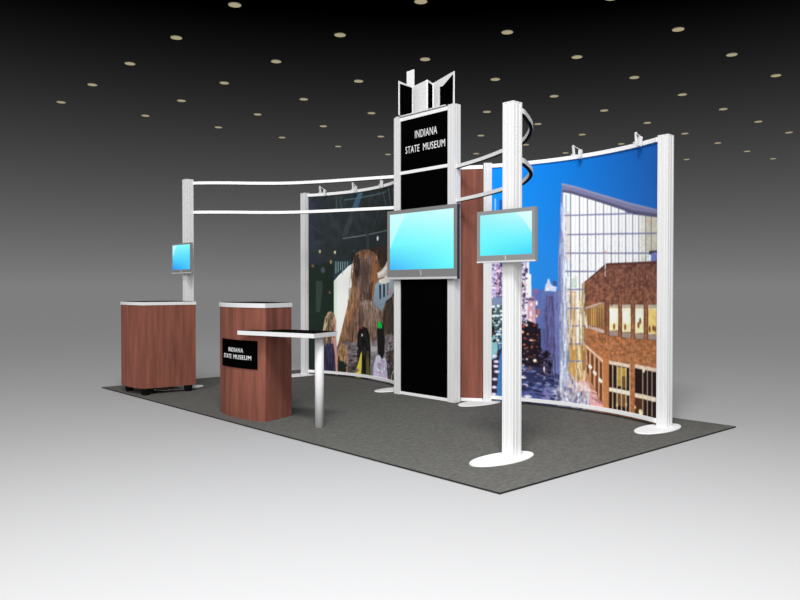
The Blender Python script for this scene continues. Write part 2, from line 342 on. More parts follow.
# ------------------------------------------------------------------ murals
RIGHT_OPS = [
    ('G',(0,138,238),(26,90,174),(78,152,232),(60,130,215),[0,0,1881,0,1881,2420,0,2420]),
    ('G',(200,196,235),(225,190,215),(180,176,222),(190,180,210),[-8,1443,119,1441,120,751,-6,748]),
    ('P',(28,88,170),[81,2069,128,2067,129,1380,92,1401,83,1441]),
    ('L',(225,235,250),9.3,[38,2082,40,1442]),
    ('P',(225,175,185),[50,1442,76,1441,77,1096,51,1096]),
    ('P',(80,75,110),[77,1309,103,1309,104,1076,77,1076]),
    ('P',(125,140,170),[-7,1086,130,1086,130,995,-7,994]),
    ('P',(70,95,100),[-7,1004,130,1005,131,752,-6,748]),
    ('L',(150,140,190),7.1,[-3,1402,119,1396]),
    ('L',(150,140,190),7.1,[-2,1361,119,1356]),
    ('L',(150,140,190),7.1,[-2,1320,119,1315]),
    ('L',(150,140,190),7.1,[-2,1279,119,1275]),
    ('L',(150,140,190),7.1,[-2,1239,119,1234]),
    ('L',(150,140,190),7.1,[-2,1198,119,1194]),
    ('L',(150,140,190),7.1,[-2,1157,119,1153]),
    ('L',(150,140,190),7.1,[-2,1116,119,1113]),
    ('E',(225,240,235),25,989,17,13),
    ('E',(225,240,235),72,994,17,13),
    ('E',(225,240,235),35,943,17,13),
    ('E',(225,240,235),104,944,17,13),
    ('E',(225,240,235),25,892,17,13),
    ('E',(225,240,235),67,893,17,13),
    ('E',(225,240,235),109,903,17,13),
    ('E',(225,240,235),36,831,17,13),
    ('E',(225,240,235),78,832,17,13),
    ('P',(46,40,58),[-6,748,131,752,132,41,-5,32]),
    ('P',(130,185,190),[-6,667,57,709,68,546,47,464,-6,442]),
    ('P',(90,150,185),[57,740,131,742,131,599,78,547]),
    ('P',(64,120,178),[84,466,131,650,132,61,53,56]),
    ('E',(225,215,240),36,484,27,15),
    ('E',(225,215,240),52,429,27,15),
    ('E',(225,215,240),47,382,27,15),
    ('E',(225,215,240),58,327,27,15),
    ('E',(225,215,240),37,249,27,15),
    ('E',(225,215,240),32,167,27,15),
    ('E',(225,215,240),27,95,27,15),
    ('P',(150,140,180),[119,1441,373,1436,375,758,120,751]),
    ('P',(196,184,215),[310,1437,368,1436,370,778,311,777]),
    ('E',(84,70,112),327,1407,13,13),
    ('E',(245,235,250),352,1382,10,11),
    ('E',(84,70,112),365,1357,13,17),
    ('E',(245,235,250),326,1332,10,11),
    ('E',(84,70,112),353,1307,13,21),
    ('E',(245,235,250),353,1282,10,11),
    ('E',(84,70,112),340,1257,13,13),
    ('E',(245,235,250),326,1232,10,11),
    ('E',(84,70,112),327,1207,13,17),
    ('E',(245,235,250),353,1182,10,11),
    ('E',(84,70,112),366,1157,13,21),
    ('E',(245,235,250),326,1132,10,11),
    ('E',(84,70,112),353,1107,13,13),
    ('E',(245,235,250),353,1082,10,11),
    ('E',(84,70,112),340,1057,13,17),
    ('E',(245,235,250),327,1032,10,11),
    ('E',(84,70,112),328,1007,13,21),
    ('E',(245,235,250),353,983,10,11),
    ('E',(84,70,112),366,958,13,13),
    ('E',(245,235,250),327,932,10,11),
    ('E',(84,70,112),354,908,13,17),
    ('E',(245,235,250),354,883,10,11),
    ('E',(84,70,112),341,857,13,21),
    ('E',(245,235,250),327,832,10,11),
    ('E',(84,70,112),328,807,13,13),
    ('E',(245,235,250),354,783,10,11),
    ('P',(240,250,255),[373,1436,398,1436,398,1322,419,1311,424,1098,433,1058,407,1038,375,758,360,758,359,1307,374,1317]),
    ('P',(140,105,165),[428,1148,460,1177,492,1158,514,1098,439,1078]),
    ('P',(95,110,175),[460,1128,579,1158,580,667,462,662]),
    ('P',(92,112,178),[492,1158,546,1167,548,616,494,614]),
    ('P',(213,165,180),[385,1068,407,1088,449,1088,464,1059,472,762,375,758]),
    ('P',(120,95,135),[391,1078,455,1078,455,1049,391,1048]),
    ('E',(250,240,250),421,1013,15,18),
    ('E',(250,235,245),418,919,14,30),
    ('E',(255,235,225),413,859,17,20),
    ('E',(235,240,250),480,1029,12,24),
    ('E',(220,120,80),498,940,13,30),
    ('E',(250,200,140),482,900,11,15),
    ('P',(30,24,32),[120,833,322,817,375,858,429,840,493,812,495,446,121,325]),
    ('P',(30,24,34),[301,756,558,784,570,548,646,572,657,358,571,293,302,314]),
    ('E',(235,90,40),335,807,14,26),
    ('E',(250,180,150),327,737,17,18),
    ('E',(220,130,90),386,719,11,10),
    ('E',(240,200,190),424,660,24,10),
    ('E',(190,90,80),354,678,11,12),
    ('G',(104,124,186),(96,98,156),(72,80,136),(74,66,116),[519,1059,557,1167,579,1148,709,1129,733,625,746,170,549,153,537,566,526,596]),
    ('P',(90,84,132),[584,1099,660,1099,674,203,603,275,591,569]),
    ('P',(110,120,178),[665,1148,725,1158,740,170,691,165]),
    ('P',(205,215,245),[566,1148,573,1207,589,1226,600,1270,616,1265,627,1221,654,1197,698,1187,687,1143,622,1148]),
    ('P',(70,85,140),[649,1245,692,1245,698,1197,660,1202]),
    ('E',(245,245,255),595,1167,17,14),
    ('E',(235,225,245),649,1183,26,10),
    ('P',(26,22,38),[527,546,591,569,635,532,657,436,636,317,571,293,516,348]),
    ('G',(42,42,74),(46,46,84),(66,80,138),(62,74,128),[121,426,570,391,756,326,757,-3,122,20]),
    ('G',(66,80,140),(78,90,148),(80,88,144),(104,112,164),[313,255,734,228,757,-3,313,13]),
    ('P',(30,24,36),[312,556,516,546,516,427,312,415]),
    ('E',(255,240,215),462,459,19,16),
    ('E',(215,190,180),376,469,13,11),
    ('E',(190,170,190),334,467,11,10),
    ('L',(235,205,185),10.2,[564,450,564,282]),
    ('E',(255,235,215),562,385,10,20),
    ('E',(255,240,220),563,322,9,16),
    ('E',(232,226,246),328,406,21,16),
    ('E',(40,34,64),318,380,21,9),
    ('E',(232,226,246),334,361,28,16),
    ('E',(40,34,64),323,335,28,9),
    ('E',(232,226,246),339,287,32,16),
    ('E',(40,34,64),329,260,32,9),
    ('E',(232,226,246),356,207,34,16),
    ('E',(40,34,64),345,181,34,9),
    ('E',(232,226,246),388,95,43,16),
    ('E',(40,34,64),377,68,43,9),
    ('P',(128,124,178),[528,62,587,269,702,49]),
    ('P',(96,100,165),[587,269,625,199,702,49,615,50]),
    ('P',(200,198,225),[625,179,691,195,801,31,713,31]),
    ('P',(166,172,204),[749,2179,782,2099,785,1427,797,1062,810,562,801,118,735,111,727,770,711,1429,734,1882]),
    ('P',(120,120,165),[740,2103,758,2102,739,1428,746,771,730,771,715,1429]),
    ('P',(205,212,240),[762,1640,778,1639,783,580,766,579]),
    ('P',(232,240,246),[762,2101,848,2089,1553,1840,1715,1803,1912,1764,1916,1327,775,560]),
    ('P',(252,253,253),[848,2074,1553,1837,1652,1809,1655,1402,1223,1397,1008,1243,986,1064,863,1063,856,1445]),
    ('P',(150,170,200),[788,2070,800,2069,802,1446,790,1446]),
    ('P',(205,200,180),[1722,1794,1912,1756,1915,1460,1724,1486]),
    ('P',(226,226,214),[1652,1809,1722,1794,1725,1400,1655,1402]),
    ('E',(220,180,140),1761,1744,21,19),
    ('P',(225,214,205),[794,1907,832,1904,834,1426,796,1427]),
    ('P',(222,205,190),[786,1168,852,1177,860,632,805,562]),
    ('P',(205,222,205),[857,1263,918,1282,918,1177,857,1177]),
    ('P',(218,180,132),[850,1149,907,1149,922,255,828,246,839,583]),
    ('P',(252,244,225),[907,1149,970,1149,975,591,921,569]),
    ('P',(180,156,100),[970,1215,1019,1252,1039,642,1046,267,978,260]),
    ('P',(206,160,92),[832,631,977,639,1022,613,1069,269,867,249,828,371]),
    ('P',(240,216,170),[915,626,960,628,967,344,928,341]),
    ('P',(160,130,70),[971,638,1022,641,1040,332,984,327]),
    ('P',(122,122,158),[745,2187,892,2144,1174,2043,1528,1926,1912,1823,1912,1769,1652,1816,1553,1839,1128,1988,848,2086,749,2106]),
    ('P',(86,85,116),[749,2122,848,2103,1151,1999,1553,1860,1912,1789,1912,1760,1665,1803,1553,1830,1128,1979,848,2076,749,2100]),
    ('P',(146,146,178),[745,2187,892,2144,1174,2043,1528,1926,1912,1823,1912,1810,1528,1910,1174,2025,892,2125,748,2166]),
    ('P',(76,72,110),[1456,1858,1577,1846,1665,1804,1553,1822]),
    ('L',(104,106,130),10.4,[844,2081,852,632]),
    ('L',(104,106,130),10.3,[942,2045,951,637]),
    ('L',(104,106,130),10.2,[1032,2014,1038,1255]),
    ('L',(104,106,130),10.1,[1123,1982,1128,1320]),
    ('L',(104,106,130),10.0,[1214,1951,1220,1385]),
    ('L',(104,106,130),9.9,[1302,1921,1307,1395]),
    ('L',(104,106,130),9.8,[1390,1892,1395,1397]),
    ('L',(104,106,130),9.7,[1474,1865,1479,1399]),
    ('L',(104,106,130),9.6,[1559,1838,1565,1401]),
    ('L',(104,106,130),9.5,[1635,1815,1640,1402]),
    ('L',(104,106,130),9.4,[1721,1794,1726,1403]),
    ('L',(104,106,130),9.3,[1793,1777,1799,1404]),
    ('L',(190,192,205,0.8),7.6,[896,2053,902,634]),
    ('L',(190,192,205,0.8),7.6,[986,2021,992,640]),
    ('L',(190,192,205,0.8),7.5,[1072,1991,1075,1284]),
    ('L',(190,192,205,0.8),7.4,[1163,1959,1166,1349]),
    ('L',(190,192,205,0.8),7.3,[1257,1927,1260,1394]),
    ('L',(190,192,205,0.8),7.3,[1349,1897,1352,1396]),
    ('L',(190,192,205,0.8),7.2,[1432,1869,1435,1398]),
    ('L',(190,192,205,0.8),7.1,[1516,1842,1519,1400]),
    ('L',(190,192,205,0.8),7.0,[1596,1816,1599,1402]),
    ('L',(190,192,205,0.8),6.9,[1678,1796,1680,1403]),
    ('L',(190,192,205,0.8),6.9,[1754,1778,1757,1404]),
    ('L',(190,192,205,0.8),6.8,[1826,1761,1829,1405]),
    ('L',(122,126,160),13.0,[772,1873,1152,1855,1553,1830]),
    ('L',(122,126,160),13.0,[784,1689,1297,1668,1860,1637]),
    ('L',(122,126,160),13.0,[790,1512,1272,1494,1795,1472]),
    ('L',(122,126,160),13.0,[796,1336,957,1333,1120,1330]),
    ('L',(122,126,160),13.0,[802,1162,905,1163,1008,1164]),
    ('L',(122,126,160),13.0,[808,981,903,984,998,987]),
    ('L',(122,126,160),13.0,[820,814,914,817,1010,820]),
    ('L',(122,126,160),13.0,[826,640,924,647,1022,654]),
    ('L',(122,126,160),13.0,[833,477,933,484,1034,491]),
    ('P',(70,62,70),[1769,1492,1915,1494,1915,1456,1770,1462]),
    ('P',(112,124,190),[1802,1470,1915,1490,1916,1394,1796,1398]),
    ('G',(114,73,63),(106,69,63),(164,106,72),(170,110,72),[1008,1238,1223,1388,1258,1404,1916,1404,1922,701,1221,653,1010,782,997,1064]),
    ('G',(166,108,72),(170,110,72),(192,126,82),(184,116,70),[998,819,1227,746,1922,735,1928,33,1219,27,1002,121]),
    ('N',0.2,26,14,3,[1008,1238,1223,1388,1258,1404,1916,1404,1928,33,1219,27,1002,121]),
    ('N',0.22,11,60,5,[1008,1238,1223,1388,1258,1404,1916,1404,1922,701,1227,654,998,819]),
    ('P',(88,54,50),[1008,1238,1223,1388,1258,1404,1916,1404,1916,1385,1258,1384,1229,1370,1008,1219]),
    ('P',(100,62,54,0.6),[1223,1388,1252,1396,1256,793,1221,791]),
    ('L',(225,215,215),12.6,[1236,1516,1238,1287]),
    ('E',(205,140,120),1237,1502,10,13),
    ('P',(92,58,42),[1277,1035,1396,1037,1398,746,1279,739]),
    ('P',(196,182,160),[1287,1030,1389,1031,1390,991,1287,989]),
    ('G',(255,246,214),(255,246,216),(255,238,186),(255,234,178),[1287,993,1390,995,1391,795,1288,790]),
    ('P',(255,253,238),[1299,975,1366,977,1367,869,1299,866]),
    ('P',(168,146,136),[1288,790,1391,789,1391,745,1288,744]),
    ('P',(92,58,42),[1428,1037,1549,1039,1551,737,1429,730]),
    ('P',(196,182,160),[1437,1031,1541,1033,1542,994,1437,991]),
    ('G',(255,246,214),(255,246,216),(255,238,186),(255,234,178),[1437,996,1542,998,1543,789,1439,784]),
    ('P',(255,253,238),[1449,978,1517,980,1518,874,1450,871]),
    ('P',(168,146,136),[1439,784,1543,784,1543,736,1439,735]),
    ('P',(92,58,42),[1586,1038,1711,1040,1714,738,1588,730]),
    ('P',(196,182,160),[1596,1033,1704,1035,1704,996,1596,993]),
    ('G',(255,246,214),(255,246,216),(255,238,186),(255,234,178),[1596,998,1704,1000,1705,789,1597,783]),
    ('P',(255,253,238),[1608,981,1679,983,1679,879,1609,876]),
    ('P',(168,146,136),[1597,783,1706,784,1706,738,1598,735]),
    ('P',(92,58,42),[1750,1040,1927,1044,1930,744,1752,732]),
    ('P',(196,182,160),[1760,1035,1919,1039,1919,1001,1760,997]),
    ('G',(255,246,214),(255,246,216),(255,238,186),(255,234,178),[1760,1001,1919,1005,1921,793,1762,784]),
    ('P',(255,253,238),[1773,984,1892,988,1893,887,1774,882]),
    ('P',(168,146,136),[1762,784,1921,788,1922,743,1762,737]),
    ('P',(244,214,130),[1760,998,1919,1002,1921,793,1762,793]),
    ('E',(120,72,40),1343,829,12,27),
    ('E',(120,72,40),1475,830,12,27),
    ('E',(120,72,40),1638,855,13,26),
    ('E',(120,72,40),1659,891,13,26),
    ('E',(120,72,40),1781,828,13,26),
    ('E',(120,72,40),1827,839,13,25),
    ('E',(120,72,40),1853,831,13,25),
    ('P',(196,170,150),[1014,1000,1225,1058,1225,1030,1014,977]),
    ('G',(150,118,70),(190,150,90),(170,120,66),(150,104,66),[1020,977,1225,1026,1227,796,1021,844]),
    ('P',(226,178,100),[1065,986,1133,1001,1134,820,1066,831]),
    ('P',(200,176,166),[1015,840,1227,792,1227,759,1015,810]),
    ('L',(116,80,58),9.7,[1046,990,1047,812]),
    ('L',(116,80,58),9.7,[1072,990,1073,813]),
    ('L',(116,80,58),9.6,[1095,991,1096,814]),
    ('L',(116,80,58),9.6,[1120,991,1121,815]),
    ('L',(116,80,58),9.6,[1145,992,1146,816]),
    ('L',(116,80,58),9.6,[1172,992,1173,817]),
    ('L',(116,80,58),9.5,[1200,993,1201,818]),
    ('P',(198,140,100),[1016,641,1217,506,1219,73,1069,269,1023,312]),
    ('P',(234,206,184),[1010,652,1216,515,1217,493,1010,629]),
    ('P',(112,66,44),[1030,604,1058,587,1059,353,1031,388]),
    ('L',(236,190,150),8.6,[1066,588,1067,353]),
    ('P',(112,66,44),[1079,570,1107,553,1109,264,1080,298]),
    ('L',(236,190,150),8.6,[1115,554,1117,265]),
    ('P',(112,66,44),[1131,536,1160,520,1162,167,1133,201]),
    ('L',(236,190,150),8.5,[1168,520,1170,168]),
    ('P',(112,66,44),[1177,503,1206,486,1208,108,1179,142]),
    ('L',(236,190,150),8.5,[1214,487,1216,109]),
    ('E',(255,244,226),1062,447,15,19),
    ('E',(255,244,226),1077,439,15,19),
    ('E',(255,244,226),1114,395,15,19),
    ('E',(255,244,226),1130,382,15,19),
    ('E',(255,244,226),1177,331,15,19),
    ('E',(255,244,226),1194,319,15,18),
    ('P',(226,170,170),[889,290,1046,304,1069,260,1092,197,1149,194,1161,111,1219,110,1219,27,1013,27,845,65]),
    ('P',(250,224,214),[911,282,978,279,1080,214,1069,203,923,207]),
    ('P',(196,130,132),[1092,169,1219,128,1219,100,1092,140]),
    ('P',(242,208,200),[1046,243,1149,212,1149,198,1046,229]),
    ('P',(208,202,228),[799,484,833,371,911,263,890,127,768,134]),
    ('P',(112,126,170),[822,370,889,290,911,225,856,277]),
    ('P',(232,206,204),[817,331,878,250,867,182,811,235]),
    ('G',(120,130,170),(150,150,165),(150,150,180),(170,160,165),[713,187,867,192,1024,161,1070,35,735,33]),
    ('L',(84,90,120),11.1,[768,173,781,116]),
    ('L',(236,234,242),11.1,[801,147,814,90]),
    ('L',(84,90,120),11.1,[834,131,848,75]),
    ('L',(236,234,242),11.0,[867,173,881,117]),
    ('L',(84,90,120),11.0,[901,119,914,63]),
    ('L',(236,234,242),10.9,[934,161,948,105]),
    ('L',(84,90,120),10.9,[968,117,982,61]),
    ('L',(236,234,242),10.9,[1001,158,1015,103]),
    ('L',(84,90,120),11.1,[823,91,837,35]),
    ('L',(236,234,242),11.0,[923,93,937,37]),
    ('L',(84,90,120),11.2,[735,131,748,74]),
    ('L',(236,234,242),10.8,[1036,106,1049,51]),
    ('G',(196,122,70),(200,126,76),(206,140,92),(196,130,84),[1216,607,1281,593,1284,26,1219,27]),
    ('P',(238,216,196),[1286,517,1538,504,1538,471,1286,484]),
    ('P',(42,28,26),[1286,484,1538,471,1541,64,1289,64]),
    ('P',(190,156,72),[1381,470,1495,467,1496,307,1382,294]),
    ('P',(110,84,44),[1429,389,1502,396,1502,290,1430,281]),
    ('P',(120,86,50),[1370,238,1503,236,1504,112,1371,129]),
    ('P',(255,244,226),[1288,274,1539,268,1539,228,1288,237]),
    ('P',(240,216,196),[1597,512,1924,501,1924,468,1597,477]),
    ('P',(40,27,26),[1597,477,1924,468,1928,75,1600,73]),
    ('P',(244,226,200),[1599,262,1926,257,1926,217,1599,222]),
    ('P',(80,50,36),[1599,222,1715,221,1716,91,1600,91]),
    ('L',(240,214,180),10.4,[1329,488,1331,51]),
    ('L',(240,214,180),10.4,[1381,492,1383,59]),
    ('L',(240,214,180),10.3,[1433,497,1436,66]),
    ('L',(240,214,180),10.2,[1486,502,1489,74]),
    ('L',(240,214,180),10.2,[1533,506,1536,81]),
    ('L',(222,196,170),9.4,[1695,478,1698,71]),
    ('L',(222,196,170),9.4,[1754,484,1757,81]),
    ('L',(222,196,170),9.3,[1814,490,1817,90]),
    ('E',(255,240,220),1707,466,15,17),
    ('E',(255,236,190),1671,102,25,26),
    ('E',(240,220,150),1383,122,12,14),
    ('E',(250,230,180),1491,146,12,12),
    ('E',(255,245,225),1832,233,21,17),
    ('E',(240,210,150),1602,135,12,14),
    ('P',(206,150,100),[1289,64,1590,67,1590,45,1289,41]),
    ('S',[(60,50,84),(250,240,250),(235,200,205),(120,105,150)],90,13,11,41,[310,1427,374,1426,375,798,311,797]),
    ('S',[(70,60,96),(245,225,235),(120,110,160)],70,12,10,42,[-8,1422,119,1420,119,1086,-7,1086]),
    ('S',[(20,20,26),(170,200,200),(60,84,90),(230,235,235)],60,14,10,43,[-7,1004,120,1005,121,599,-6,595]),
    ('S',[(66,40,40),(190,90,60),(70,56,72),(24,20,28),(120,90,90)],60,15,9,44,[311,837,493,822,516,348,312,355]),
    ('S',[(60,52,80),(20,18,28),(90,84,116)],50,18,12,45,[516,546,646,533,647,337,527,309]),
    ('S',[(90,104,160),(50,52,96),(130,136,176),(40,40,72)],120,26,8,46,[312,395,734,305,735,53,313,34]),
    ('F',[(120,126,176,0.6),(70,66,112,0.6),(100,104,160,0.6)],60,160,12,47,[546,1118,709,1119,734,325,549,409]),
    ('F',[(240,243,250,0.7),(130,140,180,0.6),(210,216,236,0.7),(150,160,180,0.6)],120,200,12,48,[728,2027,793,2022,834,246,746,141]),
    ('F',[(245,225,190,0.7),(176,136,86,0.6),(120,100,70,0.5),(255,248,230,0.7)],70,130,12,49,[808,1139,1019,1177,1046,333,855,315]),
    ('S',[(236,232,240),(90,96,126),(196,190,210),(120,126,160)],90,16,22,50,[691,224,1046,182,1070,44,713,41]),
    ('F',[(236,232,240,0.7),(150,150,170,0.6),(226,190,190,0.6)],50,90,10,51,[778,425,1046,276,1161,102,801,99]),
    ('S',[(92,56,48,0.5),(150,104,84,0.5),(84,52,46,0.5),(168,120,92,0.4)],420,15,10,52,[1008,1224,1223,1370,1916,1385,1919,1052,1020,1008]),
    ('S',[(196,134,92,0.45),(128,80,54,0.5),(206,146,104,0.4)],300,15,10,53,[1227,718,1922,718,1923,526,1228,534]),
    ('N',0.08,14,14,21,[-18,1075,731,1081,762,1640,1872,1747,1887,18,-15,-30]),
    ('B',4),
]
